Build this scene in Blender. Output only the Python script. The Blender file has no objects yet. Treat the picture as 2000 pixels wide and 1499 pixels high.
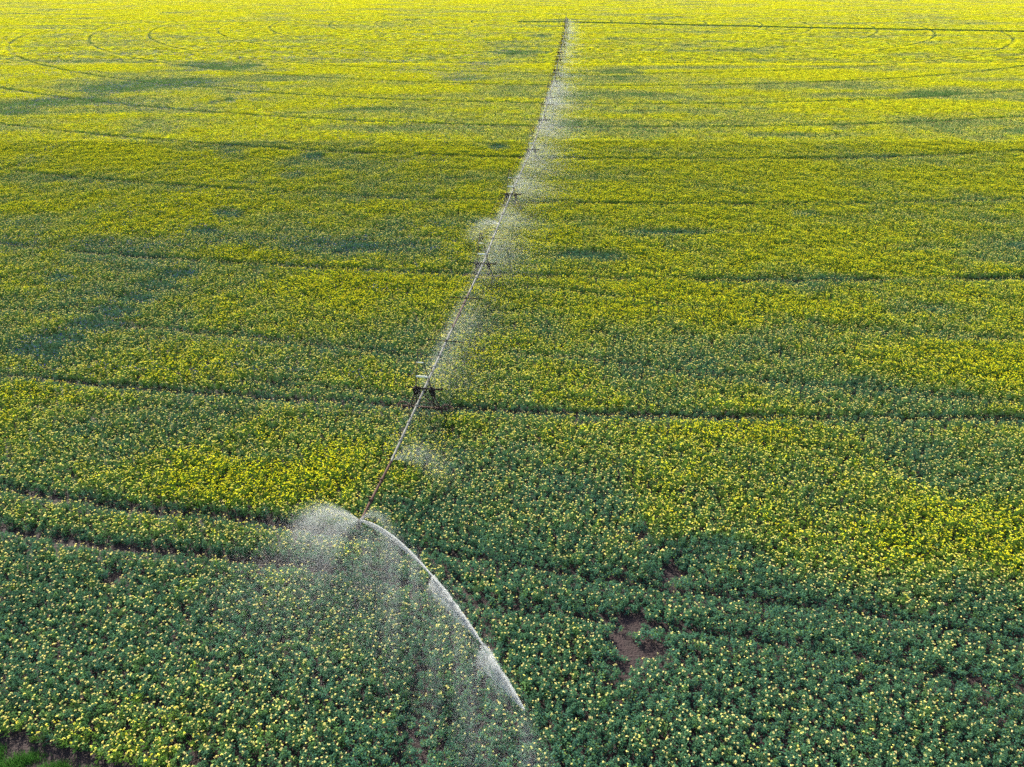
import bpy, math, random
import numpy as np
from mathutils import Vector, Matrix
random.seed(7)
rng = np.random.default_rng(7)
sc = bpy.context.scene
COL = sc.collection
R = math.radians

# ------------------------------------------------------------------ survey
# photograph geometry: focal length in photo pixels, pitch, camera height above the crop top
F, PITCH, CANOPY = 1399.0, 0.534, 0.80
CAMZ = 29.8 + CANOPY
CP, SP = math.cos(PITCH), math.sin(PITCH)
def at(u, v, z=CANOPY):
    """ground position (x, y) seen at photo pixel (u, v) on the level z"""
    x = (np.asarray(u, float) - 1000) / F; y = -(np.asarray(v, float) - 749.5) / F
    dy = CP + y * SP; dz = -SP + y * CP
    t = (z - CAMZ) / dz
    return x * t, dy * t
def P3(u, v, z=CANOPY):
    x, y = at(u, v, z); return Vector((float(x), float(y), z))
def pix(x, y, z=CANOPY):
    """where a ground position lies in the survey photograph"""
    h = CAMZ - z
    dep = y * CP + h * SP; up = -h * CP + y * SP
    return 1000 + F * x / dep, 749.5 - F * up / dep

PIVOT = (30.7, 453.3)
RINGS = [25.5, 53.6, 77.0, 106.3, 130.9, 161.1, 185.9, 216.5, 240.8, 270.0, 297.8, 325.5, 352.1, 380.2, 407.6]

# ------------------------------------------------------------------ helpers
def tag(o, label=None, cat=None, group=None, kind=None):
    if label: o['label'] = label
    if cat: o['category'] = cat
    if group: o['group'] = group
    if kind: o['kind'] = kind
    return o
def nn(mat): 
    mat.use_nodes = True; nt = mat.node_tree; nt.nodes.clear(); return nt
def principled(name, col, rough=0.6, metal=0.0, noise=None, col2=None, bump=0.0, nscale=20.0, coord='Object'):
    m = bpy.data.materials.new(name); nt = nn(m); N = nt.nodes; L = nt.links
    out = N.new('ShaderNodeOutputMaterial'); b = N.new('ShaderNodeBsdfPrincipled'); b.inputs['Specular IOR Level'].default_value = .12
    b.inputs['Roughness'].default_value = rough; b.inputs['Metallic'].default_value = metal
    L.new(b.outputs[0], out.inputs[0])
    if col2 is None: b.inputs['Base Color'].default_value = (*col, 1)
    else:
        tc = N.new('ShaderNodeTexCoord'); no = N.new('ShaderNodeTexNoise'); no.inputs['Scale'].default_value = nscale
        no.inputs['Detail'].default_value = 6; no.inputs['Roughness'].default_value = .65
        cr = N.new('ShaderNodeValToRGB'); cr.color_ramp.elements[0].position = .38; cr.color_ramp.elements[1].position = .62
        cr.color_ramp.elements[0].color = (*col, 1); cr.color_ramp.elements[1].color = (*col2, 1)
        L.new(tc.outputs[coord], no.inputs['Vector']); L.new(no.outputs[0], cr.inputs[0]); L.new(cr.outputs[0], b.inputs['Base Color'])
        if bump:
            bp = N.new('ShaderNodeBump'); bp.inputs['Strength'].default_value = bump; bp.inputs['Distance'].default_value = .05
            L.new(no.outputs[0], bp.inputs['Height']); L.new(bp.outputs[0], b.inputs['Normal'])
    return m
def mesh_np(name, verts, faces_flat, counts, mat=None, colors=None, smooth=False):
    me = bpy.data.meshes.new(name)
    verts = np.asarray(verts, np.float32); faces_flat = np.asarray(faces_flat, np.int32); counts = np.asarray(counts, np.int32)
    me.vertices.add(len(verts)); me.vertices.foreach_set('co', verts.ravel())
    me.loops.add(len(faces_flat)); me.loops.foreach_set('vertex_index', faces_flat)
    me.polygons.add(len(counts)); st = np.concatenate([[0], np.cumsum(counts)[:-1]]).astype(np.int32)
    me.polygons.foreach_set('loop_start', st); me.polygons.foreach_set('loop_total', counts)
    if colors is not None:
        a = me.attributes.new('tint', 'FLOAT_COLOR', 'POINT')
        c = np.ones((len(verts), 4), np.float32); c[:, :3] = colors; a.data.foreach_set('color', c.ravel())
    me.update(calc_edges=True)
    if mat: me.materials.append(mat)
    return me
class MB:
    """collects solid pieces into one mesh"""
    def __init__(s): s.v = []; s.f = []
    def tube(s, a, b, r, r2=None, n=8, cap=True):
        a = Vector(a); b = Vector(b); r2 = r if r2 is None else r2
        d = (b - a).normalized(); u = d.orthogonal().normalized(); w = d.cross(u); k = len(s.v)
        for p, q in ((a, r), (b, r2)):
            for i in range(n):
                t = 2 * math.pi * i / n; s.v.append(p + (u * math.cos(t) + w * math.sin(t)) * q)
        for i in range(n): j = (i + 1) % n; s.f.append((k + i, k + j, k + n + j, k + n + i))
        if cap: s.f.append(tuple(range(k + n - 1, k - 1, -1))); s.f.append(tuple(range(k + n, k + 2 * n)))
        return s
    def box(s, c, size, M=None):
        k = len(s.v); c = Vector(c); bv = .08 * min(size)
        # chamfered box: 24 corner points
        idx = {}
        for sx in (-1, 1):
            for sy in (-1, 1):
                for sz in (-1, 1):
                    for ax in range(3):
                        p = Vector((sx * (size[0] / 2 - bv), sy * (size[1] / 2 - bv), sz * (size[2] / 2 - bv)))
                        p[ax] += (sx, sy, sz)[ax] * bv
                        if M: p = M @ p
                        idx[(sx, sy, sz, ax)] = len(s.v); s.v.append(c + p)
        S = (-1, 1)
        for ax in range(3):
            a1, a2 = [(1, 2), (2, 0), (0, 1)][ax]
            for sg in S:
                q = []
                for t1, t2 in ((-1, -1), (1, -1), (1, 1), (-1, 1)):
                    g = [0, 0, 0]; g[ax] = sg; g[a1] = t1; g[a2] = t2; q.append(idx[(*g, ax)])
                s.f.append(tuple(q) if sg > 0 else tuple(q[::-1]))
        for ax in range(3):
            a1, a2 = [(1, 2), (2, 0), (0, 1)][ax]
            for s1 in S:
                for s2 in S:
                    q = []
                    for t, fa in ((-1, a1), (1, a1), (1, a2), (-1, a2)):
                        g = [0, 0, 0]; g[ax] = t; g[a1] = s1; g[a2] = s2; q.append(idx[(*g, fa)])
                    s.f.append(tuple(q))
        for sx in S:
            for sy in S:
                for sz in S: s.f.append((idx[(sx, sy, sz, 0)], idx[(sx, sy, sz, 1)], idx[(sx, sy, sz, 2)]))
        return s
    def ring(s, c, r, t, axis='x', n=20, m=6):
        k = len(s.v); c = Vector(c)
        for i in range(n):
            a = 2 * math.pi * i / n
            for j in range(m):
                b = 2 * math.pi * j / m; q = r + t * math.cos(b); h = t * math.sin(b)
                p = {'y': (q * math.cos(a), h, q * math.sin(a)), 'x': (h, q * math.cos(a), q * math.sin(a)), 'z': (q * math.cos(a), q * math.sin(a), h)}[axis]
                s.v.append(c + Vector(p))
        for i in range(n):
            for j in range(m):
                s.f.append((k + i * m + j, k + ((i + 1) % n) * m + j, k + ((i + 1) % n) * m + (j + 1) % m, k + i * m + (j + 1) % m))
        return s
    def build(s, name, mat, parent=None, link=True):
        me = bpy.data.meshes.new(name); me.from_pydata([tuple(p) for p in s.v], [], s.f); me.update()
        import bmesh
        bm = bmesh.new(); bm.from_mesh(me); bmesh.ops.recalc_face_normals(bm, faces=bm.faces); bm.to_mesh(me); bm.free()
        me.materials.append(mat)
        o = bpy.data.objects.new(name, me); COL.objects.link(o)
        if parent: o.parent = parent
        return o

# ------------------------------------------------------------------ value noise on the ground
def vnoise(x, y, s, seed):
    x = np.asarray(x) / s + 1000; y = np.asarray(y) / s + 1000
    xi = np.floor(x).astype(np.int64); yi = np.floor(y).astype(np.int64); fx = x - xi; fy = y - yi
    fx = fx * fx * (3 - 2 * fx); fy = fy * fy * (3 - 2 * fy)
    def h(a, b):
        n = (a * 374761393 + b * 668265263 + seed * 1442695041) & 0xffffffff
        n = ((n ^ (n >> 13)) * 1274126177) & 0xffffffff
        return ((n ^ (n >> 16)) & 0xffff) / 65535.0
    return (h(xi, yi) * (1 - fx) + h(xi + 1, yi) * fx) * (1 - fy) + (h(xi, yi + 1) * (1 - fx) + h(xi + 1, yi + 1) * fx) * fy

# bloom of the field, surveyed on a grid of ground positions (given by where the survey photo shows them)
GU = np.array([0, 250, 500, 750, 1000, 1250, 1500, 1750, 2000.])
GV = np.array([0, 90, 130, 180, 220, 300, 400, 470, 530, 600, 660, 730, 770, 850, 920, 1000, 1080, 1160, 1250, 1350, 1450, 1520.])
GB = np.array([
 [.80, .95, .95, .95, .92, .92, .92, .92, .85],
 [.95, .95, .95, .97, .95, .92, .95, .95, .97],
 [.84, .80, .82, .90, .76, .80, .86, .88, .92],
 [.70, .60, .74, .88, .72, .76, .80, .76, .82],
 [.64, .74, .88, .85, .76, .78, .76, .74, .78],
 [.90, .97, .92, .88, .86, .80, .80, .78, .88],
 [.96, .97, .90, .86, .84, .82, .80, .80, .82],
 [.58, .62, .76, .86, .80, .84, .76, .76, .78],
 [.70, .58, .66, .84, .82, .80, .76, .72, .82],
 [.48, .46, .62, .74, .64, .82, .92, .80, .86],
 [.32, .46, .55, .60, .72, .64, .62, .66, .70],
 [.45, .42, .48, .55, .54, .50, .58, .86, .90],
 [.62, .48, .46, .50, .48, .46, .50, .62, .76],
 [.44, .44, .60, .58, .54, .54, .54, .56, .56],
 [.40, .48, .60, .62, .62, .58, .50, .46, .42],
 [.28, .34, .42, .48, .55, .62, .60, .58, .55],
 [.25, .24, .30, .32, .36, .34, .44, .52, .52],
 [.24, .28, .28, .26, .20, .18, .26, .30, .24],
 [.22, .20, .24, .18, .20, .18, .22, .26, .22],
 [.26, .26, .24, .18, .18, .18, .20, .22, .22],
 [.40, .36, .30, .20, .18, .22, .22, .20, .22],
 [.42, .38, .30, .20, .18, .22, .22, .20, .22]])
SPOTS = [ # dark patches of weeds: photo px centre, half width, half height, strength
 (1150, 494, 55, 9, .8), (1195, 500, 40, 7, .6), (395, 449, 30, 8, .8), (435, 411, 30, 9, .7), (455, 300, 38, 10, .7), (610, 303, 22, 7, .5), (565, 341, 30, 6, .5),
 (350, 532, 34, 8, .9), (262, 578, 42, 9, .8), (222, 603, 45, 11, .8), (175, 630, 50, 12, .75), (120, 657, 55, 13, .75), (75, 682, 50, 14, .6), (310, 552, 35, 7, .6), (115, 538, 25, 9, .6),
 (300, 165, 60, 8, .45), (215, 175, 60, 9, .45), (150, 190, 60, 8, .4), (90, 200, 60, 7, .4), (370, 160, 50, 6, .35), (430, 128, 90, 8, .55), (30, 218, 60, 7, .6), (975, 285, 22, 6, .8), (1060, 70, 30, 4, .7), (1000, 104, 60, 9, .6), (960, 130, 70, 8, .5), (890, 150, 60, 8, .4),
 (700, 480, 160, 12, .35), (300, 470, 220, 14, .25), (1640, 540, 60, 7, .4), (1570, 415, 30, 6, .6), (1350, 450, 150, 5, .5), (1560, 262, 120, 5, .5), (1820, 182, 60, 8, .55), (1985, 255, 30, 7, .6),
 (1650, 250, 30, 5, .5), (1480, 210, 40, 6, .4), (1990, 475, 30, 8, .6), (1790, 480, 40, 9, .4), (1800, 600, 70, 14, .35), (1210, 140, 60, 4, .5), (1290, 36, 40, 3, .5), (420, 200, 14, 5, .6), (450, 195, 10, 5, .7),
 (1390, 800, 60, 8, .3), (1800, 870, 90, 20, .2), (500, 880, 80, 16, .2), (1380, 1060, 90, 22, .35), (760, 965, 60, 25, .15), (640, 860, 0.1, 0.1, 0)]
def blur1(B): return B
def bloom(x, y):
    u, v = pix(x, y)
    u = u + 60 * (vnoise(x, y, 14, 31) - .5); v = v + 26 * (vnoise(x, y, 14, 32) - .5)
    u = np.clip(u, 0, 1999.9); v = np.clip(v, 0, 1519.9)
    i = np.clip(np.searchsorted(GU, u, 'right') - 1, 0, len(GU) - 2); j = np.clip(np.searchsorted(GV, v, 'right') - 1, 0, len(GV) - 2)
    fu = (u - GU[i]) / (GU[i + 1] - GU[i]); fv = (v - GV[j]) / (GV[j + 1] - GV[j])
    fu = fu * fu * (3 - 2 * fu); fv = fv * fv * (3 - 2 * fv)
    b = (GB[j, i] * (1 - fu) + GB[j, i + 1] * fu) * (1 - fv) + (GB[j + 1, i] * (1 - fu) + GB[j + 1, i + 1] * fu) * fv
    n = (vnoise(x, y, 30, 1) - .5) * .5 + (vnoise(x * .6, y, 9, 2) - .5) * .55 + (vnoise(x, y, 3.2, 3) - .5) * .45 + (vnoise(x, y, 1.2, 4) - .5) * .25 + (vnoise(x * .3, y, 5.5, 5) - .5) * .38 + np.clip((y - 60) / 120, 0, 1) * ((vnoise(x * .22, y, 7, 6) - .62) * .9 + (vnoise(x * .3, y, 2.6, 7) - .5) * .4)
    amp = np.clip(.35 + b * .8, .3, 1.0)
    b = b + n * amp * .9
    uu, vv = pix(x, y)
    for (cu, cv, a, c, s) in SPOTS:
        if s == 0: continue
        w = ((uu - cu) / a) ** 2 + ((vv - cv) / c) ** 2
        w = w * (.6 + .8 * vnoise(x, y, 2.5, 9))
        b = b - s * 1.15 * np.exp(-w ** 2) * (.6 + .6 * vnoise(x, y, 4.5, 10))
    return b

# ------------------------------------------------------------------ ruts
def poly(pts, z=.45): 
    x, y = at(*np.array(pts, float).T, z); return np.c_[x, y]
RUTS = [ # (polyline, half width m, depth 0..1)
 (poly([(-60, 942), (0, 952), (120, 972), (250, 990), (400, 1004), (520, 1016), (640, 1036), (760, 1058), (870, 1080), (980, 1096), (1100, 1118), (1250, 1140), (1400, 1160), (1500, 1173), (1700, 1196), (1850, 1222), (2060, 1250)]), .22, 1.),
 (poly([(-60, 1018), (0, 1028), (120, 1050), (200, 1062), (400, 1082), (600, 1100), (700, 1114), (790, 1140), (860, 1158), (960, 1182), (1100, 1200), (1200, 1212), (1330, 1226), (1460, 1245), (1590, 1268), (1763, 1300), (1880, 1325), (2060, 1352)]), .22, 1.),
 (poly([(700, 1100), (765, 1125), (800, 1150), (824, 1185), (828, 1248), (820, 1330), (803, 1390), (794, 1440), (786, 1520)], .3), .03, .95),
 (poly([(818, 1345), (820, 1392), (819, 1450), (817, 1520)], .3), .0, .85),
 (poly([(868, 1110), (892, 1132), (916, 1156), (936, 1190), (944, 1235), (946, 1277), (940, 1334), (946, 1400), (948, 1520)], .3), .04, .95),
 (poly([(936, 1330), (922, 1384), (921, 1450), (922, 1520)], .3), .0, .8),
 (poly([(240, 636), (500, 662), (700, 684), (860, 700)]), .4, .5), (poly([(-40, 604), (200, 612), (240, 636)]), .3, .3),
 (poly([(1000, 690), (1150, 702), (1300, 722), (1500, 746), (1700, 764), (2040, 792)]), .4, .5),
 (poly([(1000, 562), (1150, 575), (1300, 595), (1480, 617), (1640, 640), (1800, 655), (2040, 668)]), .4, .4),
 (poly([(480, 748), (700, 762), (850, 790)]), .3, .4), (poly([(0, 790), (250, 800), (500, 812)]), .3, .25)]
def seg_dist(x, y, pl):
    d = np.full(x.shape, 1e9)
    for a, b in zip(pl[:-1], pl[1:]):
        ab = b - a; t = np.clip(((x - a[0]) * ab[0] + (y - a[1]) * ab[1]) / (ab @ ab), 0, 1)
        d = np.minimum(d, np.hypot(x - a[0] - ab[0] * t, y - a[1] - ab[1] * t))
    return d
SOIL = [(1237, 1220, 22), (1213, 1253, 24), (1243, 1272, 26), (1262, 1285, 16), (1290, 1272, 18), (1230, 1300, 14), (1203, 1306, 15), (1337, 1290, 15), (1313, 1127, 20), (1277, 1120, 9),
        (1250, 1050, 9), (1262, 1075, 5), (1262, 1100, 6), (238, 1127, 13), (222, 1142, 8), (48, 1083, 9), (1186, 1338, 11), (730, 1378, 10), (745, 1392, 8), (1215, 1210, 10), (1280, 1222, 8), (1925, 1385, 14), (880, 1492, 8), (1218, 1325, 9),(385,1490,10)]
LANE = poly([(1028, 44), (1105, 44), (1300, 49), (1600, 56), (1900, 61), (2100, 65)], .5)   # green service lane out to the pivot
GRASS_EDGE = poly([(-80, 1436), (0, 1453), (50, 1464), (110, 1476), (170, 1492), (235, 1514), (300, 1540)], .2)
def grass_side(x, y):  # >0 inside the verge
    xe = np.interp(x, GRASS_EDGE[:, 0], GRASS_EDGE[:, 1], left=GRASS_EDGE[0, 1], right=-50)
    return xe - y
def growth(x, y):
    """0 = bare, 1 = full height; second value: 1 where flowers are wanting"""
    g = np.ones(x.shape); nf = np.zeros(x.shape)
    wob = (vnoise(x, y, 2.2, 21) - .5) * .35
    near = y < 130
    uu0, _ = pix(x, y)
    for pl, hw, dep in RUTS:
        d = np.full(x.shape, 9.); d[near] = seg_dist(x[near], y[near], pl) + wob[near] * .6
        hq = np.where(uu0 < 650, hw, hw * .25); w = np.clip(1 - (d - hq) / .30, 0, 1) * np.where(uu0 < 650, dep, dep * .90)
        g = np.minimum(g, 1 - .95 * w); nf = np.maximum(nf, np.clip(1 - (d - hw) / .8, 0, 1) * dep)
    r = np.hypot(x - PIVOT[0], y - PIVOT[1])
    for k, rr in enumerate(RINGS):
        d = np.abs(r - rr) 
        hw = .22 if k > 11 else .48
        w = np.clip(1 - (d - hw) / .3, 0, 1) 
        wk = .45 + .55 * np.clip(vnoise(x, y, 9, 200 + k) * 1.8 - .2, 0, 1); g = np.minimum(g, 1 - .80 * w * wk); nf = np.maximum(nf, np.clip(1 - (d - hw) / .7, 0, 1) * wk)
    far = y > 250
    d = np.full(x.shape, 99.); d[far] = seg_dist(x[far], y[far], LANE)
    w = (d < 6.0).astype(float)
    g = np.minimum(g, 1 - .72 * w); nf = np.maximum(nf, w)
    u, v = pix(x, y, .1)
    for cu, cv, a in SOIL:
        q = np.hypot(u - cu, (v - cv) / .72) / a + (vnoise(x, y, .45, 17) - .5) * 1.1
        g = np.minimum(g, np.clip((q - .95) * 2.2, 0, 1)); nf = np.maximum(nf, np.clip(2.6 - q * 1.0, 0, 1))
    g = np.where(grass_side(x, y) > -.5 + wob, 0, g)
    return g, nf

# ------------------------------------------------------------------ crop plants
def crop_material(name, trans=.4, rough=.5):
    m = bpy.data.materials.new(name); nt = nn(m); N = nt.nodes; L = nt.links
    out = N.new('ShaderNodeOutputMaterial'); at_ = N.new('ShaderNodeAttribute'); at_.attribute_name = 'tint'
    oi = N.new('ShaderNodeObjectInfo'); hs = N.new('ShaderNodeHueSaturation')
    mr = N.new('ShaderNodeMapRange'); mr.inputs['To Min'].default_value = .78; mr.inputs['To Max'].default_value = 1.22
    mh = N.new('ShaderNodeMapRange'); mh.inputs['To Min'].default_value = .487; mh.inputs['To Max'].default_value = .513
    mu = N.new('ShaderNodeMath'); mu.operation = 'MULTIPLY'; mu.inputs[1].default_value = 7.31
    fr = N.new('ShaderNodeMath'); fr.operation = 'FRACT'
    L.new(oi.outputs['Random'], mr.inputs['Value']); L.new(oi.outputs['Random'], mu.inputs[0]); L.new(mu.outputs[0], fr.inputs[0]); L.new(fr.outputs[0], mh.inputs['Value'])
    L.new(mr.outputs[0], hs.inputs['Value']); L.new(mh.outputs[0], hs.inputs['Hue']); L.new(at_.outputs['Color'], hs.inputs['Color'])
    d = N.new('ShaderNodeBsdfDiffuse')
    t = N.new('ShaderNodeBsdfTranslucent'); mx = N.new('ShaderNodeMixShader'); mx.inputs[0].default_value = trans
    L.new(hs.outputs[0], d.inputs['Color']); L.new(hs.outputs[0], t.inputs['Color'])
    L.new(d.outputs[0], mx.inputs[1]); L.new(t.outputs[0], mx.inputs[2]); L.new(mx.outputs[0], out.inputs[0])
    return m
M_CROP = crop_material('crop_leaf_and_flower', TRANS if 'TRANS' in globals() else .42)
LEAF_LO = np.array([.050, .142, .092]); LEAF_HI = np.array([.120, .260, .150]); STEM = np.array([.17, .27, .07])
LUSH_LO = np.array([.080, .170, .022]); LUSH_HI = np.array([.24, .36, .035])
PALE = np.array([.94, .80, .38]); YEL = np.array([.92, .86, .030])

class PB:
    def __init__(s): s.v = []; s.f = []; s.c = []; s.n = 0
    def add(s, v, f, c):
        s.v.append(np.asarray(v)); s.f.append(np.asarray(f) + s.n); s.n += len(v)
        c = np.asarray(c); s.c.append(np.tile(c, (len(v), 1)) if c.ndim == 1 else c)
    def leaf(s, p, az, el, ln, w, col):
        d = np.array([math.cos(az) * math.cos(el), math.sin(az) * math.cos(el), math.sin(el)]); side = np.array([-math.sin(az), math.cos(az), 0])
        up = np.cross(d, side) * -1; m = p + d * ln * .5 + up * ln * .06; tip = p + d * ln - np.array([0, 0, ln * .22])
        v = [p, m + side * w * .5 + up * w * .22, tip, m - side * w * .5 + up * w * .22, m]
        s.add(v, [[0, 4, 1], [1, 4, 2], [0, 3, 4], [3, 2, 4]], np.clip(col * random.uniform(.75, 1.3), 0, 1))
    def tuft(s, p, r, col, k=5):
        # a loose head of small four-petalled florets
        for _ in range(k):
            a = random.uniform(0, 6.283); e = random.uniform(-.1, 1.4); q = p + r * np.array([math.cos(a) * math.cos(e), math.sin(a) * math.cos(e), math.sin(e) * .9])
            t = r * random.uniform(.42, .66); b = random.uniform(0, 6.283); tl = np.array([random.uniform(-.5, .5), random.uniform(-.5, .5)])
            v = [q + t * np.array([math.cos(b + i * 1.5708), math.sin(b + i * 1.5708), tl[0] * math.cos(b + i * 1.5708) + tl[1] * math.sin(b + i * 1.5708)]) for i in range(4)]
            s.add(v, [[0, 1, 2], [0, 2, 3]], np.clip(col * random.uniform(.85, 1.12), 0, 1))
    def stem(s, a, b, r, col):
        a = np.array(a, float); b = np.array(b, float); k = []
        for q, rr in ((a, r), (b, r * .6)):
            for i in range(3): k.append(q + rr * np.array([math.cos(i * 2.094), math.sin(i * 2.094), 0]))
        s.add(k, [[0, 1, 4], [0, 4, 3], [1, 2, 5], [1, 5, 4], [2, 0, 3], [2, 3, 5]], col)
    def mesh(s, name):
        v = np.concatenate(s.v); f = np.concatenate(s.f); c = np.concatenate(s.c)
        return mesh_np(name, v, f.ravel(), np.full(len(f), 3), M_CROP, c)
LIB = bpy.data.collections.new('crop_plants')
def lib(name, pb, coll=LIB):
    o = bpy.data.objects.new(name, pb.mesh(name)); coll.objects.link(o); return o
LEVELS = [0.0, .18, .36, .55, .75, 1.0]
def flower_col(lv):
    t = min(1, max(0, lv * 1.35 - .08 + random.uniform(-.15, .15))); return PALE * (1 - t) + YEL * t
def plant(pb, x, y, h, lv, leaves, fl, leaf_s=1., spread=.22, fr=.05, fk=6, stems=True):
    nb = max(1, int(round(3 * leaves / 34)))
    for b in range(nb):
        az = random.uniform(0, 6.283); r = random.uniform(.02, spread * .7)
        bx, by, bh = x + r * math.cos(az), y + r * math.sin(az), h * random.uniform(.72, 1.0)
        for i in range(leaves // nb):
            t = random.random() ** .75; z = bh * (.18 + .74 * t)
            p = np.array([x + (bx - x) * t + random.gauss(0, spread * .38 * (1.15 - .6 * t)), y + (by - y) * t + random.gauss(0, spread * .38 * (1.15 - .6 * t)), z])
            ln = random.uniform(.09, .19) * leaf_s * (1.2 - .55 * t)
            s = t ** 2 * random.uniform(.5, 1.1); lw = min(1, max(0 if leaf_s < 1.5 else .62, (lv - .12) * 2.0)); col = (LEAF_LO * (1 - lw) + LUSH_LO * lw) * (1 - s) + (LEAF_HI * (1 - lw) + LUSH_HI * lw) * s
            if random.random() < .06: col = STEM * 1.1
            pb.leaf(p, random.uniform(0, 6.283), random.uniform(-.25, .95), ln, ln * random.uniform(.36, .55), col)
        if stems and leaves > 20: pb.stem((x, y, 0), (bx, by, bh), .008, STEM * .8)
    n = int(fl) + (random.random() < fl - int(fl))
    for i in range(n):
        a = random.uniform(0, 6.283); r = spread * math.sqrt(random.random()) * 1.15
        p = np.array([x + r * math.cos(a), y + r * math.sin(a), h * random.uniform(.90, 1.10)])
        if stems: pb.stem((p[0] * .8 + x * .2, p[1] * .8 + y * .2, p[2] - .22), p, .006, STEM)
        pb.tuft(p, fr * random.uniform(.7, 1.25), flower_col(lv), fk)
NV0, NV1, NV2 = 5, 4, 4
FL0 = [.35, 1.4, 2.4, 3.4, 4.6, 5.8]
for li, lv in enumerate(LEVELS):
    for k in range(NV0):
        pb = PB(); plant(pb, 0, 0, .80, lv, 48, FL0[li], fr=.038, fk=7, spread=.24); lib('a_plant_%d_%d' % (li, k), pb)
for li, lv in enumerate(LEVELS):
    for k in range(NV1):   # clump about one metre across
        pb = PB()
        for i in range(9): plant(pb, random.uniform(-.6, .6), random.uniform(-.6, .6), random.uniform(.70, .88), lv, 10, FL0[li] * .85, leaf_s=1.9, spread=.26, fr=.050, fk=5, stems=False)
        lib('b_clump_%d_%d' % (li, k), pb)
for li, lv in enumerate(LEVELS):
    for k in range(NV2):   # stand about two and a half metres across
        pb = PB()
        for i in range(40): plant(pb, random.uniform(-1.3, 1.3), random.uniform(-1.3, 1.3), random.uniform(.68, .90), lv, 3, FL0[li] * .66, leaf_s=3.2, spread=.32, fr=.064, fk=4, stems=False)
        lib('c_stand_%d_%d' % (li, k), pb)

def wedge(y, x, m=5): return np.abs(x) < .615 * y + 10.9 + m
def grid(y0, y1, st, jit=.5):
    ys = np.arange(y0, y1, st); X = []; Y = []
    for yy in ys:
        w = .615 * (yy + st) + 16; xs = np.arange(-w, w, st); X.append(xs + rng.uniform(0, st)); Y.append(np.full(len(xs), yy))
    X = np.concatenate(X); Y = np.concatenate(Y)
    return X + rng.uniform(-jit, jit, len(X)) * st, Y + rng.uniform(-jit, jit, len(X)) * st
def make_points(x, y, base, nv, hmul, levels_jit=.10, g=None, nf=None, even=0.):
    if g is None: g, nf = growth(x, y)
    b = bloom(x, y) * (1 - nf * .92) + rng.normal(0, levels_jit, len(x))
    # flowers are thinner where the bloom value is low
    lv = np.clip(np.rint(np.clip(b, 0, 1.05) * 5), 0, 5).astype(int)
    keep = g > .10
    idx = base + lv * nv + rng.integers(0, nv, len(x))
    hv = (.72 + .50 * vnoise(x, y, 1.4, 41)) * rng.uniform(.78, 1.18, len(x)) * (.9 + .2 * vnoise(x, y, 12, 42)); hv = hv * (1 - even) + .97 * even
    s = np.c_[rng.uniform(.9, 1.15, len(x)) * (.55 + .45 * g), rng.uniform(.9, 1.15, len(x)) * (.55 + .45 * g), hv * (.25 + .75 * g) * hmul]
    rot = np.c_[rng.normal(0, .05, len(x)), rng.normal(0, .05, len(x)), rng.uniform(0, 6.283, len(x))]
    return x[keep], y[keep], idx[keep], s[keep], rot[keep]
D0, D1, D2 = 142, 260, 830
parts = []
x, y = grid(13, D0, .335); parts.append(make_points(x, y, 0, NV0, 1.0))
x, y = grid(D0, D1, .90, .35); parts.append(make_points(x, y, 6 * NV0, NV1, 1.0, .06, even=.75))
x, y = grid(D1, D2, 2.3, .35)
r = np.hypot(x - PIVOT[0], y - PIVOT[1])
nearring = np.zeros(len(x), bool)
for rr in RINGS: nearring |= np.abs(r - rr) < 2.0
nearring |= seg_dist(x, y, LANE) < 7.5
nearring |= (np.abs(y - D1) < 1)
parts.append(make_points(x[~nearring], y[~nearring], 6 * (NV0 + NV1), NV2, 1.0, .06, g=np.ones((~nearring).sum()), nf=np.zeros((~nearring).sum()), even=.7))
xx, yy = x[nearring], y[nearring]
ox, oy = np.meshgrid([-.77, 0, .77], [-.77, 0, .77])
fx = (xx[:, None] + ox.ravel()).ravel() + rng.uniform(-.15, .15, len(xx) * 9); fy = (yy[:, None] + oy.ravel()).ravel() + rng.uniform(-.15, .15, len(xx) * 9)
g, nf = growth(fx, fy)
parts.append(make_points(fx, fy, 6 * NV0, NV1, 1.0, .06, g=g, nf=nf, even=.75))

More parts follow.
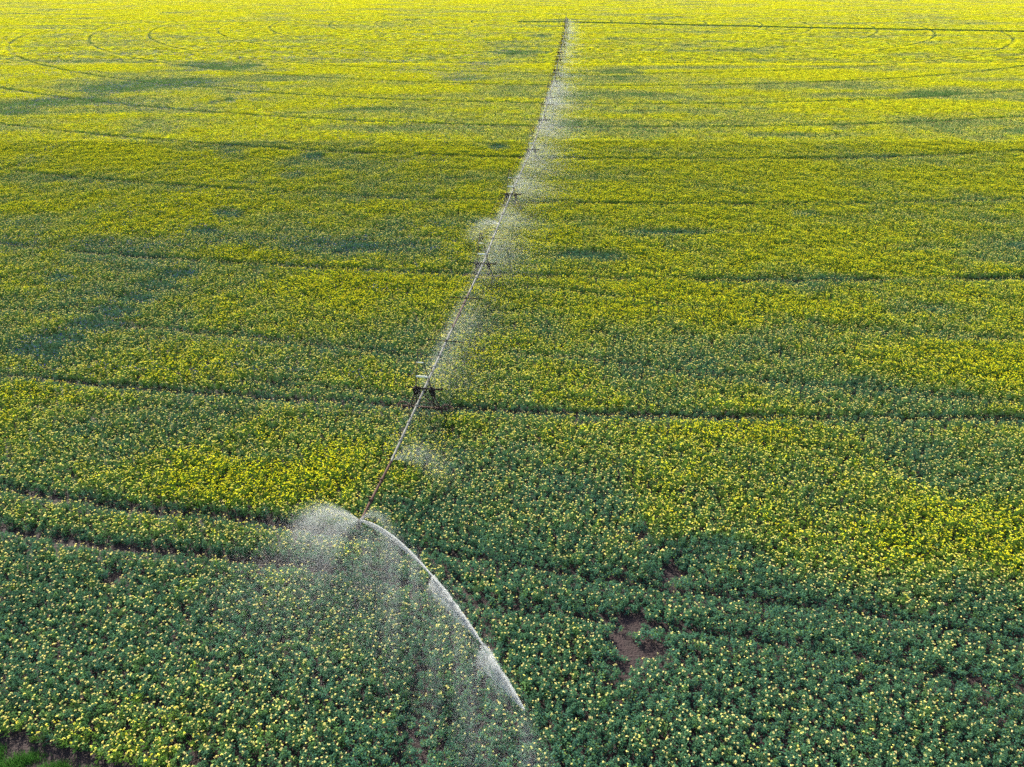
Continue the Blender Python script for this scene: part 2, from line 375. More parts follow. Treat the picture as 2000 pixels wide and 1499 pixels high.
def scatter(name, parts, coll):
    X = np.concatenate([p[0] for p in parts]); Y = np.concatenate([p[1] for p in parts]); I = np.concatenate([p[2] for p in parts])
    S = np.concatenate([p[3] for p in parts]); RT = np.concatenate([p[4] for p in parts])
    me = bpy.data.meshes.new(name); n = len(X); me.vertices.add(n)
    me.vertices.foreach_set('co', np.c_[X, Y, np.zeros(n)].astype(np.float32).ravel())
    a = me.attributes.new('pick', 'INT', 'POINT'); a.data.foreach_set('value', I.astype(np.int32))
    a = me.attributes.new('turn', 'FLOAT_VECTOR', 'POINT'); a.data.foreach_set('vector', RT.astype(np.float32).ravel())
    a = me.attributes.new('size', 'FLOAT_VECTOR', 'POINT'); a.data.foreach_set('vector', S.astype(np.float32).ravel())
    o = bpy.data.objects.new(name, me); COL.objects.link(o)
    ng = bpy.data.node_groups.new(name, 'GeometryNodeTree')
    ng.interface.new_socket('Geometry', in_out='INPUT', socket_type='NodeSocketGeometry'); ng.interface.new_socket('Geometry', in_out='OUTPUT', socket_type='NodeSocketGeometry')
    N = ng.nodes; L = ng.links; gi = N.new('NodeGroupInput'); go = N.new('NodeGroupOutput'); iop = N.new('GeometryNodeInstanceOnPoints')
    ci = N.new('GeometryNodeCollectionInfo'); ci.inputs['Collection'].default_value = coll; ci.inputs['Separate Children'].default_value = True; ci.inputs['Reset Children'].default_value = True
    def att(nm, ty):
        q = N.new('GeometryNodeInputNamedAttribute'); q.data_type = ty; q.inputs['Name'].default_value = nm; return q.outputs['Attribute']
    e = N.new('FunctionNodeEulerToRotation')
    L.new(gi.outputs[0], iop.inputs['Points']); L.new(ci.outputs[0], iop.inputs['Instance']); iop.inputs['Pick Instance'].default_value = True
    L.new(att('pick', 'INT'), iop.inputs['Instance Index']); L.new(att('turn', 'FLOAT_VECTOR'), e.inputs[0]); L.new(e.outputs[0], iop.inputs['Rotation']); L.new(att('size', 'FLOAT_VECTOR'), iop.inputs['Scale'])
    L.new(iop.outputs[0], go.inputs[0])
    md = o.modifiers.new('scatter', 'NODES'); md.node_group = ng
    print(name, n, 'points')
    return o
crop = scatter('rapeseed_crop', parts, LIB)
tag(crop, 'rapeseed crop in yellow bloom over dark green leaves, covering the whole field', 'crop', kind='stuff')

# ------------------------------------------------------------------ cornflowers among the crop
CF = bpy.data.collections.new('cornflower_plants')
for k in range(3):
    pb = PB()
    for i in range(5):
        p = np.array([random.uniform(-.3, .3), random.uniform(-.3, .3), random.uniform(.80, .92)])
        pb.stem((p[0], p[1], p[2] - .3), p, .006, STEM); pb.tuft(p, .032, np.array([.13, .12, .62]), 5)
    lib('a_cornflower_%d' % k, pb, CF)
pb = PB()
for i in range(16): pb.tuft(np.array([random.uniform(-1, 1), random.uniform(-1, 1), random.uniform(.82, .95)]), .075, np.array([.20, .17, .66]), 3)
lib('b_cornflower', pb, CF)
def corn(x, y):
    u, v = pix(x, y)
    side = np.clip((1010 - u) / 60, 0, 1) * np.clip((800 - v) / 50, 0, 1)
    b = np.clip((vnoise(x, y, 7, 51) - .62) * 3.2, 0, 1) * .55
    for (cu, cv, a, c, s) in SPOTS:
        if s and cu < 1010: b = b + (.8 if cv > 380 else .35) * np.exp(-((u - cu) / (a * 1.3)) ** 2 - ((v - cv) / (c * 1.3)) ** 2)
    for pl, hw in (([(0, 104), (300, 106), (600, 114), (1000, 126)], 2.2), ([(560, 720), (800, 735), (1000, 745)], 8)):
        vv = np.interp(u, *np.array(pl, float).T); b = b + .9 * np.exp(-((v - vv) / hw) ** 2) * (vnoise(x, y, 10, 52) > .35)
    return np.clip(b, 0, 1) * side
x, y = grid(38, D0 + 30, .8); k = rng.random(len(x)) < corn(x, y) * .75; x, y = x[k], y[k]; n = len(x)
p1 = (x, y, rng.integers(0, 3, n), np.ones((n, 3)) * rng.uniform(.9, 1.1, (n, 1)), np.c_[np.zeros((n, 2)), rng.uniform(0, 6.28, n)])
x, y = grid(D0 + 30, 420, 2.0); k = rng.random(len(x)) < corn(x, y) * .85; x, y = x[k], y[k]; n = len(x)
p2 = (x, y, np.full(n, 3), np.ones((n, 3)), np.c_[np.zeros((n, 2)), rng.uniform(0, 6.28, n)])
corno = scatter('cornflowers', [p1, p2], CF)
tag(corno, 'violet blue cornflowers scattered among the rapeseed on the left', 'wildflowers', kind='stuff')

# ------------------------------------------------------------------ grass verge in the near left corner
GR = bpy.data.collections.new('grass_tufts')
for k in range(4):
    pb = PB()
    for i in range(60):
        p = np.array([random.gauss(0, .13), random.gauss(0, .13), 0]); az = random.uniform(0, 6.283)
        h = random.uniform(.10, .26); q = p + np.array([math.cos(az) * h * .5, math.sin(az) * h * .5, h]); sd = np.array([-math.sin(az), math.cos(az), 0]) * .010
        pb.add([p - sd, p + sd, q], [[0, 1, 2]], np.array([.07, .19, .035]) * random.uniform(.7, 1.35))
    lib('tuft_%d' % k, pb, GR)
x, y = grid(12, 24, .16); x = x[y < 24]; y = y[:len(x)]
k = (grass_side(x, y) > .15 + .5 * (vnoise(x, y, .7, 61) - .3)) & (vnoise(x, y, .55, 62) > .22) & (x < -8); x, y = x[k], y[k]; n = len(x)
gv = scatter('verge_grass', [(x, y, rng.integers(0, 4, n), np.ones((n, 3)) * rng.uniform(.8, 1.3, (n, 1)), np.c_[np.zeros((n, 2)), rng.uniform(0, 6.28, n)])], GR)
tag(gv, 'short bright green grass on the field verge in the near left corner', 'grass', kind='stuff')

# ------------------------------------------------------------------ soil
M_SOIL = bpy.data.materials.new('damp_soil'); nt = nn(M_SOIL); N = nt.nodes; L = nt.links
out = N.new('ShaderNodeOutputMaterial'); b = N.new('ShaderNodeBsdfPrincipled'); b.inputs['Roughness'].default_value = .85
ge = N.new('ShaderNodeNewGeometry'); n1 = N.new('ShaderNodeTexNoise'); n1.inputs['Scale'].default_value = 2.2; n1.inputs['Detail'].default_value = 8; n1.inputs['Roughness'].default_value = .7
cr = N.new('ShaderNodeValToRGB'); E = cr.color_ramp.elements; E[0].position = .3; E[0].color = (.013, .006, .006, 1); E[1].position = .72; E[1].color = (.040, .018, .018, 1)
n2 = N.new('ShaderNodeTexNoise'); n2.inputs['Scale'].default_value = 9; n2.inputs['Detail'].default_value = 6
bp = N.new('ShaderNodeBump'); bp.inputs['Strength'].default_value = 1; bp.inputs['Distance'].default_value = .09
L.new(ge.outputs['Position'], n1.inputs['Vector']); L.new(ge.outputs['Position'], n2.inputs['Vector']); L.new(n1.outputs[0], cr.inputs[0]); L.new(cr.outputs[0], b.inputs['Base Color'])
L.new(n2.outputs[0], bp.inputs['Height']); L.new(bp.outputs[0], b.inputs['Normal']); L.new(b.outputs[0], out.inputs[0])
# fine sheet near the camera with clods, big sheet to the horizon in one mesh
def ground():
    gx = np.concatenate([[-6000, -2500, -900, -300, -120], np.arange(-60, 60.1, .5), [120, 300, 900, 2500, 6000]])
    gy = np.concatenate([[-3000, -900, -200, -40], np.arange(5, 70.1, .5), [120, 300, 900, 3000, 9000]])
    X, Y = np.meshgrid(gx, gy); Z = (vnoise(X, Y, 1.1, 71) - .5) * .05 + (vnoise(X, Y, .6, 72) - .5) * .03
    Z *= (np.abs(X) <= 60) * (Y >= 5) * (Y <= 70)
    nx, ny = len(gx), len(gy); k = (np.arange(ny - 1)[:, None] * nx + np.arange(nx - 1)).ravel()
    return mesh_np('ground', np.c_[X.ravel(), Y.ravel(), Z.ravel()], np.c_[k, k + 1, k + nx + 1, k + nx].ravel(), np.full(len(k), 4), M_SOIL)
me = ground(); me.polygons.foreach_set('use_smooth', np.ones(len(me.polygons), bool))
go = bpy.data.objects.new('ground', me); COL.objects.link(go); tag(go, 'reddish brown bare soil showing between the plants', kind='structure')

# ------------------------------------------------------------------ irrigation machine
M_GALV = principled('galvanised_pipe', (.13, .13, .115), .75, 0, col2=(.24, .235, .20), nscale=3)
M_RUST = principled('rusty_pipe', (.06, .032, .024), .75, 0, col2=(.12, .065, .048), nscale=5)
M_DARK = principled('dark_steel', (.010, .008, .007), .85, 0, col2=(.028, .018, .014), nscale=9)
M_BRACE = principled('weathered_steel', (.10, .075, .055), .7, 0, col2=(.17, .13, .10), nscale=6)
M_FRAME = principled('rusty_frame', (.030, .016, .012), .85, 0, col2=(.07, .038, .028), nscale=9)
M_WHITE = principled('pale_bar', (.72, .72, .62), .4, .1, col2=(.82, .82, .74), nscale=8)
M_RUBBER = principled('wheel_steel', (.10, .055, .045), .7, .2, col2=(.18, .10, .08), nscale=8)
PZ = 2.2
TW = [(828, 762), (943, 517), (998, 381), (1038, 294), (1060, 235), (1072, 192), (1082.5, 160), (1086.5, 137.5), (1091, 116.7), (1094, 103), (1099, 87), (1100.5, 76), (1104.3, 65)]
pts = [P3(u, v, PZ) for u, v in TW]
pv = Vector((PIVOT[0], PIVOT[1], PZ)); dd = (pts[-1] - pv).normalized()
pts += [pv + dd * 61, pv + dd * 28]
END = P3(703, 1021, PZ)
machine = bpy.data.objects.new('pivot_irrigator', None); COL.objects.link(machine); machine.location = (PIVOT[0], PIVOT[1], 0)
tag(machine, 'long wheeled irrigation pipe line crossing the yellow field towards its far pivot', 'irrigator')
bpy.context.view_layer.update()
def child(o, parent):
    o.parent = parent; return o
def part(mb, name, mat):   # world-space part of the machine
    o = mb.build(name, mat, machine); o.location = (-PIVOT[0], -PIVOT[1], 0); return o
# one tower, built at its own origin: local x across the line (direction of travel), y along the line
def tower_parts():
    P = {}
    m = MB(); c = .045
    m.box((-.05, 0, .62), (3.5, .16, .14))
    for s in (-1, 1):
        hx = s * .62
        m.tube((hx, .0, PZ - .06), (s * 1.18, 0, .66), c * 1.3).tube((hx, 0, PZ - .06), (s * .70, 0, .66), c * 1.1)
        m.tube((s * 1.18, 0, .66), (s * .2, 0, 1.35), c * .7)
    m.tube((-.1, 0, 1.75), (.80, 0, .95), c * .8)
    m.tube((-1.1, 0, 1.0), (1.1, 0, 1.0), c * .6)
    P['frame'] = (m, M_FRAME)
    for s in (-1, 1):
        w = MB(); cx = s * 1.72; w.ring((cx, 0, .50), .47, .035, 'y', 22, 6); w.ring((cx, .09, .50), .46, .02, 'y', 22, 5)
        w.tube((cx, -.12, .5), (cx, .14, .5), .09, n=10)
        for i in range(10):
            a = i * math.pi / 5; w.tube((cx + .08 * math.cos(a), 0, .5 + .08 * math.sin(a)), (cx + .46 * math.cos(a), 0, .5 + .46 * math.sin(a)), .014, n=5)
        for i in range(20):
            a = i * math.pi / 10; w.box((cx + .51 * math.cos(a), .045, .5 + .51 * math.sin(a)), (.05, .16, .025), Matrix.Rotation(-a, 3, 'Y'))
        P['wheel' + str(s)] = (w, M_RUBBER)
        h = MB(); h.box((s * .63, 0, PZ + .02), (.42, .34, .34)); h.box((s * .66, 0, PZ - .28), (.30, .26, .34)); h.tube((s * .66, -.2, PZ - .10), (s * .66, .2, PZ - .10), .08); h.box((s*.60, 0, PZ+.22), (.14, .16, .18))
        P['hub' + str(s)] = (h, M_DARK)
    m = MB()
    m.tube((-1.48, .0, PZ + .16), (1.42, .0, PZ + .16), .048).tube((-.4, .12, PZ + .02), (1.42, .12, PZ + .03), .035)
    for s in (-1, 1): m.tube((s * 1.45, -.05, PZ + .08), (s * 1.45, .1, PZ + .24), .04)
    P['stay_bar'] = (m, M_DARK)
    m = MB(); m.tube((-.33, -.12, PZ - .62), (-.33, -.12, PZ + .12), .11, n=10).tube((-.33, -.12, PZ + .12), (-.33, -.12, PZ + .36), .045).ring((-.33, -.12, PZ + .12), .09, .02, 'z', 12, 5)
    P['drive_cylinder'] = (m, M_DARK)
    m = MB(); m.ring((.10, -.2, PZ + .12), .15, .045, 'y', 16, 6).box((.12, -.16, PZ - .08), (.18, .16, .2))
    m.tube((.18, -.15, PZ + .22), (.50, .05, PZ + .50), .03)
    P['valve'] = (m, M_DARK)
    m = MB(); H = 3.5; lean = -.18
    def mp(s, z): t = (z) / H; return (s * (.64 * (1 - t) + .07 * t) + lean * t, 0, PZ + z)
    for s in (-1, 1): m.tube(mp(s, .12), mp(s, H), .045, .034)
    m.tube(mp(1, .12), mp(.55, 1.16), .024); m.ring(mp(0, H), .07, .02, 'y', 10, 5)
    P['mast'] = (m, M_BRACE)
    m = MB(); a, b_ = mp(-1.0, 1.2), mp(1.0, 1.2); m.box(((a[0] + b_[0]) / 2, -.05, a[2]), (b_[0] - a[0] + .06, .05, .14))
    P['mast_bar'] = (m, M_WHITE)
    m = MB(); a, b_ = mp(-1.0, 2.42), mp(1.0, 2.42); m.box(((a[0] + b_[0]) / 2, -.05, a[2]), (b_[0] - a[0] + .05, .04, .07))
    P['mast_bar_upper'] = (m, M_WHITE)
    return P
TP = tower_parts()
def clean(n): return {'hub-1': 'hub_box', 'hub1': 'hub_box', 'wheel-1': 'wheel', 'wheel1': 'wheel', 'mast_bar_upper': 'mast_bar'}.get(n, n)
proto = None
for i, p in enumerate(pts):
    nxt = pts[i + 1] if i + 1 < len(pts) else pv
    prv = pts[i - 1] if i else END
    d = (nxt - prv); ang = math.atan2(d.y, d.x) - math.pi / 2
    if proto is None:
        fr = TP['frame'][0].build('wheeled_tower', TP['frame'][1], machine); proto = fr; subs = []
        for k, (m, mt) in TP.items():
            if k != 'frame': subs.append(m.build(clean(k), mt, fr))
        t = fr
    else:
        t = proto.copy(); COL.objects.link(t); t.parent = machine
        for s_ in subs:
            q = s_.copy(); COL.objects.link(q); q.parent = t
    t.location = (p.x - PIVOT[0], p.y - PIVOT[1], 0); t.rotation_euler = (0, 0, ang)
# pipes, span by span, with flanges
def pipe(a, b, r, mat, name, arch=.12, fl=5):
    m = MB(); n = 8; P = []
    for i in range(n + 1):
        t = i / n; q = a.lerp(b, t); P.append(q + Vector((0, 0, arch * 4 * t * (1 - t))))
    for q, w in zip(P[:-1], P[1:]): m.tube(q, w, r, n=10, cap=False)
    d = (b - a).normalized()
    for i in range(1, fl):
        t = i / fl; q = a.lerp(b, t) + Vector((0, 0, arch * 4 * t * (1 - t))); m.tube(q - d * .05, q + d * .05, r * 1.7, n=12)
    return part(m, name, mat), P
dirv = (pts[0] - END).normalized(); side = Vector((dirv.y, -dirv.x, 0)).normalized()   # side = towards +x
# overhang beyond the last tower: galvanised half then rusty half
mid = P3(764, 902, PZ + .04)
for a, b_, mt, rr, fl in ((pts[0], mid, M_GALV, .085, 4), (mid, END, M_RUST, .082, 3)):
    pipe(a, b_, rr, mt, 'pipe_span', 0.02, fl)
for a, b_ in zip(pts, pts[1:] + [pv]):
    L_ = (b_ - a).length
    far = a.y > 260
    if b_ == pts[1]:
        k1, k2 = a.lerp(b_, .40) + Vector((0, 0, .08)), a.lerp(b_, .70) + Vector((0, 0, .07))
        pipe(a, k1, .09, M_GALV, 'pipe_span', .02, 3); pipe(k1, k2, .09, M_RUST, 'pipe_span', .01, 3); pipe(k2, b_, .095, M_GALV, 'pipe_span', .02, 2)
    else: pipe(a, b_, .095 if not far else .11, M_GALV, 'pipe_span', .10, 5)
    dr = (b_ - a).normalized(); sd = Vector((dr.y, -dr.x, 0)).normalized()
    for t in (.30, .645) if L_ > 20 else ():
        q = a.lerp(b_, t) + Vector((0, 0, .17)); m = MB(); tl = random.uniform(-.05, .05)
        e1, e2 = q - sd * 1.55 + Vector((0, 0, tl)), q + sd * 1.55 - Vector((0, 0, tl))
        m.tube(e1, e2, .040, n=6).box(q, (.20, .22, .22)).tube(e1 - Vector((0, 0, .06)), e1 + Vector((0, 0, .06)), .035, n=6).tube(e2 - Vector((0, 0, .06)), e2 + Vector((0, 0, .06)), .035, n=6)
        part(m, 'stay_bar', M_DARK)
    # stay cables: mast head to pipe, bar end to bar end
    m = MB(); top = lambda w: w + Vector((0, 0, 3.4)) - sd * .18
    m.tube(top(a), a.lerp(b_, .30), .009, n=4).tube(top(b_), a.lerp(b_, .645), .009, n=4).tube(top(a), a.lerp(b_, .47), .008, n=4)
    for s in (-1, 1):
        m.tube(a + sd * s * 1.45 + Vector((0, 0, .16)), a.lerp(b_, .30) + sd * s * 1.52 + Vector((0, 0, .17)), .008, n=4).tube(a.lerp(b_, .30) + sd * s * 1.52 + Vector((0, 0, .17)), a.lerp(b_, .645) + sd * s * 1.52 + Vector((0, 0, .17)), .008, n=4)
        m.tube(a.lerp(b_, .645) + sd * s * 1.52 + Vector((0, 0, .17)), b_ + sd * s * 1.45 + Vector((0, 0, .16)), .008, n=4)
    part(m, 'stay_cables', M_BRACE)
# sprinklers on the pipe and drop hoses under it
HEADS = []
def head(q, sd, drop=True):
    m = MB(); m.tube(q + Vector((0, 0, .06)), q + Vector((0, 0, .34)), .022, n=6).box(q + Vector((0, 0, .38)), (.10, .10, .10)).tube(q + Vector((0, 0, .38)), q + Vector((0, 0, .44)) - sd * .22, .02, n=6)
    m.ring(q, .11, .025, 'y', 12, 5)
    part(m, 'sprinkler', M_DARK)
    if drop:
        m = MB(); w = q + sd * .14; m.tube(q + Vector((0, 0, -.02)), w, .02, n=6).tube(w, w - Vector((0, 0, .85)), .018, n=6).tube(w - Vector((0, 0, .85)), w - Vector((0, 0, .98)), .045, .03, n=8)
        part(m, 'drop_hose', M_DARK)
    HEADS.append(q.copy())
for t in (.10, .26, .43, .60, .76, .88):
    head(pts[0].lerp(END, t) + Vector((0, 0, .02)), side, t in (.26, .60, .76))
for a, b_ in list(zip(pts, pts[1:] + [pv]))[:9]:
    dr = (b_ - a).normalized(); sd = Vector((dr.y, -dr.x, 0)).normalized()
    for t in (.10, .20, .40, .52, .75, .88): head(a.lerp(b_, t) + Vector((0, 0, .06)), sd, t in (.10, .20, .52, .75))
# end gun
m = MB(); e = END; m.ring(e, .10, .04, 'y', 14, 6).box(e - dirv * .10 + Vector((0, 0, .06)), (.22, .22, .26)).tube(e - dirv * .05 + Vector((0, 0, .1)), e - dirv * .12 + Vector((0, 0, .34)), .06, n=8)
m.box(e - dirv * .32 - Vector((0, 0, .10)), (.24, .26, .16))
gun = part(m, 'end_gun', M_DARK)
jd = Vector((math.sin(R(32)), -math.cos(R(32)), .62)).normalized()
m = MB(); g0 = e + Vector((0, 0, .22)); m.tube(g0 - jd * .1, g0 + jd * .55, .05, .028, n=8); nz = m.build('nozzle', M_DARK, gun)
m = MB(); ld = (-side * 1 - dirv * .15 + Vector((0, 0, .35))).normalized(); m.tube(g0, g0 + ld * .4, .035, .02, n=8); m.build('nozzle', M_DARK, gun)
# pivot base
m = MB()
for sx in (-1, 1):
    for sy in (-1, 1): m.tube(pv + Vector((sx * 1.3, sy * 1.3, -PZ)), pv + Vector((sx * .3, sy * .3, .5)), .07)
m.tube(pv + Vector((0, 0, -PZ)), pv + Vector((0, 0, .7)), .16, n=12); m.box(pv + Vector((0, 0, -PZ + .15)), (3.4, 3.4, .3)); m.box(pv + Vector((.6, -.6, -.4)), (.6, .4, 1.0)); m.tube(pv+Vector((0,0,.7)), pv+Vector((0,0,3.4)), .05)
part(m, 'pivot_stand', M_GALV)

# ------------------------------------------------------------------ water
M_WATER = bpy.data.materials.new('water_droplets'); nt = nn(M_WATER); N = nt.nodes; L = nt.links
out = N.new('ShaderNodeOutputMaterial'); d = N.new('ShaderNodeBsdfDiffuse'); d.inputs[0].default_value = (.93, .95, .95, 1); t = N.new('ShaderNodeBsdfTranslucent'); t.inputs[0].default_value = (.95, .96, .94, 1)
mx = N.new('ShaderNodeMixShader'); mx.inputs[0].default_value = .6; L.new(d.outputs[0], mx.inputs[1]); L.new(t.outputs[0], mx.inputs[2]); L.new(mx.outputs[0], out.inputs[0])
def droplets(name, pos, vel, size, streak):
    """each droplet a small stretched tetrahedral fleck following its own velocity"""
    pos = np.asarray(pos); n = len(pos); size = np.broadcast_to(size, n)[:, None]
    v = vel / np.maximum(np.linalg.norm(vel, axis=1, keepdims=True), 1e-6)
    a = rng.normal(size=(n, 3)); a -= (a * v).sum(1, keepdims=True) * v; a /= np.linalg.norm(a, axis=1, keepdims=True); b = np.cross(v, a)
    st = np.broadcast_to(streak, n)[:, None]
    V = np.stack([pos - v * size * st, pos + a * size, pos - a * size * .5 + b * size * .87, pos + v * size * st - a * size * .3 - b * size * .5], 1)
    k = np.arange(n)[:, None] * 4
    T = np.array([[0, 2, 1], [0, 3, 2], [0, 1, 3], [3, 1, 2]]).ravel()
    me = mesh_np(name, V.reshape(-1, 3), (k + T).ravel(), np.full(n * 4, 3), M_WATER)
    o = bpy.data.objects.new(name, me); COL.objects.link(o); return o
G = 9.81
# long jet of the end gun
jaz = R(32); jdir = np.array([math.sin(jaz), -math.cos(jaz)]); c1, c2 = .6969, -.0276
def jet():
    S = []; n = 420000
    s = rng.random(n) ** .95 * 17.6
    core = np.array(g0)
    # pulses of the swinging arm: dense, then a gap
    seg = np.where(s < 10.1, 0, np.where(s < 14.6, 1, 2)); s0 = np.array([0, 9.2, 14.3])[seg]; s1 = np.array([10.1, 14.6, 17.6])[seg]
    ph = (s - s0) / (s1 - s0)
    w = .010 + .0056 * s * (1.5 - 1.48 * ph ** 1.8) * np.array([.9, 1.15, 1.2])[seg]
    off = np.abs(rng.normal(0, 1, n)) ** 1.2
    z = core[2] + c1 * s + c2 * s * s
    p = np.c_[core[0] + jdir[0] * s, core[1] + jdir[1] * s, z]
    fall = w * 1.3 * off * (1 + 1.6 * (1 - ph))
    p[:, 2] -= fall * .9; p[:, 0] -= fall * .35
    # ragged strands inside each pulse, and the swing of the arm between pulses
    swing = np.radians(np.array([.4, 0, -.4])[seg]); p[:, 0] -= np.sin(swing) * s * .5; off2 = (vnoise(s * 3.0, off * 9, 1.0, 301) - .5) * w * 1.2; p[:, 0] -= off2; p[:, 2] += off2 * .5
    p += rng.normal(0, 1, (n, 3)) * ((.008 + .0026 * s) * (1.1 - .8 * ph))[:, None]
    keep = rng.random(n) < np.array([1, .75, .42])[seg] * (.35 + .9 * vnoise(s * 4.0, off * 5, 1.0, 302)) * np.where(seg == 0, 1, np.clip(.42 + .5 * np.sin(ph * 3.0), 0, 1)) * np.where(ph > .93, .5, 1)
    vel = np.c_[np.full(n, jdir[0]), np.full(n, jdir[1]), c1 + 2 * c2 * s]
    return p[keep], vel[keep], np.full(keep.sum(), .0060)
p, v, sz = jet(); j = droplets('water_jet', p, v, sz, 3.0)
tag(j, 'long white arcing water jet thrown from the near end of the pipe', 'water jet')
# curtain of drops raining down below the jet
def curtain(n=950000):
    s = 2.5 + rng.random(n) ** .8 * 17.5; core = np.array(g0)
    t = rng.random(n) ** 1.15; z0 = core[2] + c1 * s + c2 * s * s; zmin = np.maximum(.75, z0 - 1.5 - s * .62)
    z = z0 - t * (z0 - zmin); dr = (z0 - z)
    p = np.c_[core[0] + jdir[0] * s - dr * .20 - rng.gamma(1.2, .35, n) * (.3 + dr * .35) + rng.normal(0, .15, n), core[1] + jdir[1] * s - dr * .10 + rng.normal(0, .4, n) * (1 + dr * .3), z]
    k = (rng.random(n) < (.12 + .88 * vnoise(p[:, 0] * 1.4, s * .35, .8, 81) ** 1.5) * (1 - .6 * t)) & (z > .6)
    return p[k], np.tile([-.15, .1, -1.], (n, 1))[k]
p, v = curtain(); j = droplets('falling_spray', p, v, .0029, 2.4)
tag(j, 'thin veil of drops raining down below the long water jet', 'water spray')
# fan nozzle on the left of the end
def fan(o, azs, els, speed, n, spread=1., wind=(.5, .0), tmax=1.5, bias=.8, drag=.0):
    az = np.radians(rng.uniform(*azs, n)); el = np.radians(rng.uniform(*els, n)); sp = speed * (1 + rng.normal(0, .12, n))
    t = rng.random(n) ** bias * tmax
    q = np.exp(-drag * t) if drag else 1.0
    lx = (1 - np.exp(-drag * t)) / drag if drag else t
    vx = sp * np.cos(el) * np.sin(az); vy = -sp * np.cos(el) * np.cos(az); vz = sp * np.sin(el)
    p = np.c_[o[0] + vx * lx + wind[0] * t, o[1] + vy * lx + wind[1] * t, o[2] + vz * lx - .5 * G * .62 * t * t] + rng.normal(0, .04, (n, 3)) * (t[:, None] * spread * 2)
    vel = np.c_[vx * q + wind[0], vy * q + wind[1], vz * q - G * .62 * t]
    k = p[:, 2] > .55
    return p[k], vel[k]
o0 = np.array(g0)
A = [fan(o0, (-112, -84), (14, 34), 6.6, 100000, .8, (.3, -.1), 1.7, .75, .9), fan(o0, (-100, -30), (-10, 30), 5.0, 60000, 1.5, (.3, -.2), 1.8, .8, .9), fan(o0, (95, 150), (5, 40), 3.2, 9000, 1.2, (.3, 0), .8, .8, 1.)]
q = fan(o0, (-100, -20), (0, 40), 6.0, 150000, 6, (.4, -.5), 2.6, .5, .55); A.append(q); A.append(fan(o0, (-62, 22), (8, 48), 8.2, 190000, 3.5, (.3, -.3), 2.3, .8, .25))
p = np.concatenate([a[0] for a in A]); v = np.concatenate([a[1] for a in A])
j = droplets('fan_spray', p, v, .0032, 2.4); tag(j, 'misty fan of white water spraying left from the near end of the pipe', 'water spray')
# sprinkler near the rust joint, spraying right
o1 = np.array(P3(769, 898, PZ + .1)); A = [fan(o1, (60, 165), (0, 35), 5.2, 16000, 1.2, (.8, 0), .9, .8, 1.2), fan(o1, (60, 165), (-5, 40), 5.5, 45000, 9, (1.4, 0), 2.2, .5, .9)]
j = droplets('sprinkler_spray', np.concatenate([a[0] for a in A]), np.concatenate([a[1] for a in A]), .0035, 2.2); tag(j, 'small white spray fanning right where the rusty pipe meets the grey pipe', 'water spray')
o2 = np.array(P3(978, 440, PZ + .3)); A = [fan(o2, (-105, -70), (18, 40), 5.6, 13000, 1.0, (.1, 0), 1.3, .8, .6), fan(o2, (-110, -40), (10, 40), 5., 26000, 5, (.3, 0), 1.8, .6, .6)]
j = droplets('sprinkler_spray', np.concatenate([a[0] for a in A]), np.concatenate([a[1] for a in A]), .0050, 2.2); tag(j, 'arched white spray thrown left above the second tower from the near end', 'water spray')
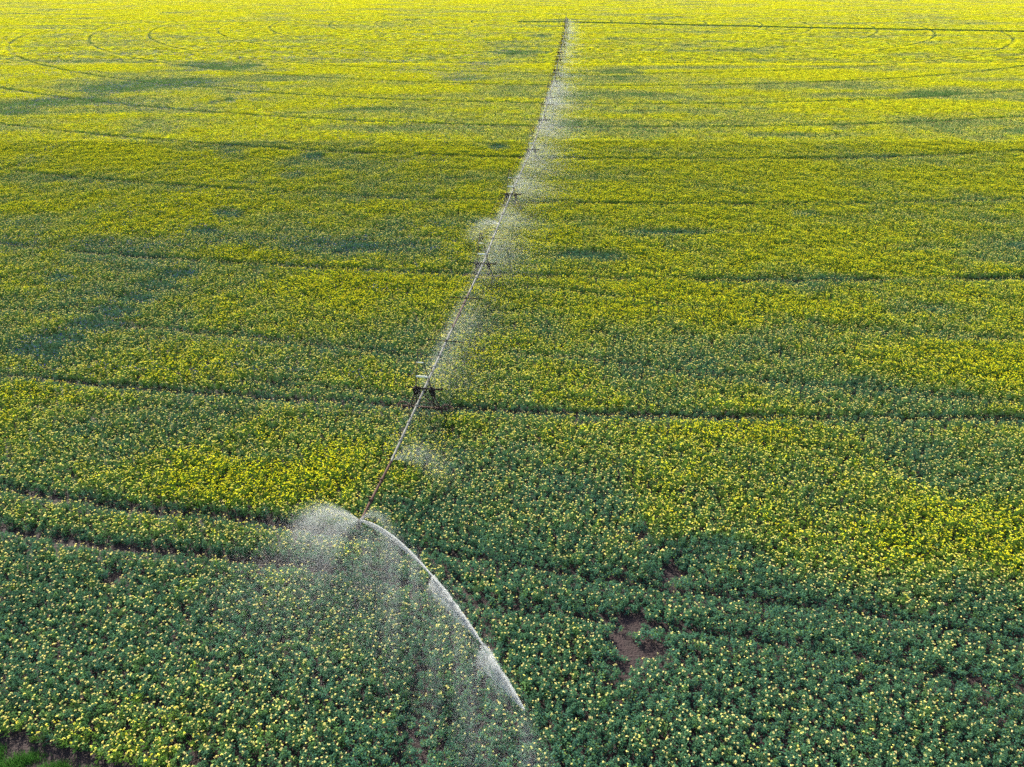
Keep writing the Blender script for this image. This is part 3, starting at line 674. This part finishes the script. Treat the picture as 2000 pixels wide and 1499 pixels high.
# mist drifting right of the whole line
def mist(a, b_, n, w, zt, size):
    t = rng.random(n); base = np.array(a)[None] * (1 - t[:, None]) + np.array(b_)[None] * t[:, None]
    dn = .10 + .90 * vnoise(base[:, 1] * 1.0, base[:, 0], 4.5, 91) ** 1.4; k = rng.random(n) < dn; base = base[k]; n = len(base)
    dr = rng.gamma(1.5, w / 2.0, n) - .6 + rng.normal(0, .35, n); fa = 1. if a[1] > 190 else 0.
    p = base + np.c_[dr + .5 * fa, rng.normal(0, .5, n), rng.normal(.15 - .6 * fa, .45, n) - np.abs(dr) * zt]
    p[:, 2] = np.maximum(p[:, 2], .8 + rng.random(n) * .5)
    return p, np.c_[np.full(n, .5), rng.normal(0, .3, n), -np.ones(n)], np.full(n, size)
A = []
ch = [END.lerp(pts[0], .45)] + pts + [pv]
for i, (a, b_) in enumerate(zip(ch[:-1], ch[1:])):
    far = (a.y + b_.y) / 2; n = [60000, 260000, 230000, 170000, 95000, 50000, 26000, 11000, 8000, 6000, 5000, 4500, 4000, 3500, 3500][min(i, 14)]
    sz = [.0034, .0042, .006, .0075, .010, .013, .016, .018, .021, .024, .026, .028, .03, .032, .032][min(i, 14)]
    A.append(mist(a, b_, n, [1.6, 2.2, 3.0, 3.8][min(i, 3)], .30, sz))
j = droplets('drifting_mist', np.concatenate([a[0] for a in A]), np.concatenate([a[1] for a in A]), np.concatenate([a[2] for a in A]), 1.8)
tag(j, 'pale mist of irrigation water drifting off the right side of the pipe line', 'mist', kind='stuff')

# ------------------------------------------------------------------ light, sky, camera
SUN_EL, SUN_AZ = R(30), R(-28)     # ahead of the camera, a little to the left
w = bpy.data.worlds.new('World'); sc.world = w; w.use_nodes = True; nt = w.node_tree; nt.nodes.clear()
bg = nt.nodes.new('ShaderNodeBackground'); sk = nt.nodes.new('ShaderNodeTexSky'); wo = nt.nodes.new('ShaderNodeOutputWorld')
sk.sky_type = 'NISHITA'; sk.sun_disc = False; sk.sun_elevation = SUN_EL; sk.sun_rotation = SUN_AZ; sk.dust_density = 1.5; sk.air_density = 1.0
bg.inputs[1].default_value = .11; nt.links.new(sk.outputs[0], bg.inputs[0]); nt.links.new(bg.outputs[0], wo.inputs[0])
ld = bpy.data.lights.new('sun', 'SUN'); ld.energy = 4.2; ld.angle = R(1.0); ld.color = (1, .94, .80); lo = bpy.data.objects.new('sun', ld); COL.objects.link(lo)
sd = Vector((math.sin(SUN_AZ) * math.cos(SUN_EL), math.cos(SUN_AZ) * math.cos(SUN_EL), math.sin(SUN_EL))); lo.rotation_euler = sd.to_track_quat('Z', 'Y').to_euler()
cd = bpy.data.cameras.new('camera'); cam = bpy.data.objects.new('camera', cd); COL.objects.link(cam); sc.camera = cam
cd.sensor_width = 36; cd.lens = 36 * F / 2000; cd.clip_end = 12000; cd.clip_start = .5
cam.location = (0, 0, CAMZ); cam.rotation_euler = (math.pi / 2 - PITCH, 0, 0)
sc.view_settings.view_transform = 'Standard'; sc.view_settings.look = 'None'; sc.view_settings.exposure = 1.4
sc.cycles.max_bounces = 5; sc.cycles.diffuse_bounces = 3; sc.cycles.transmission_bounces = 4; sc.cycles.use_denoising = False
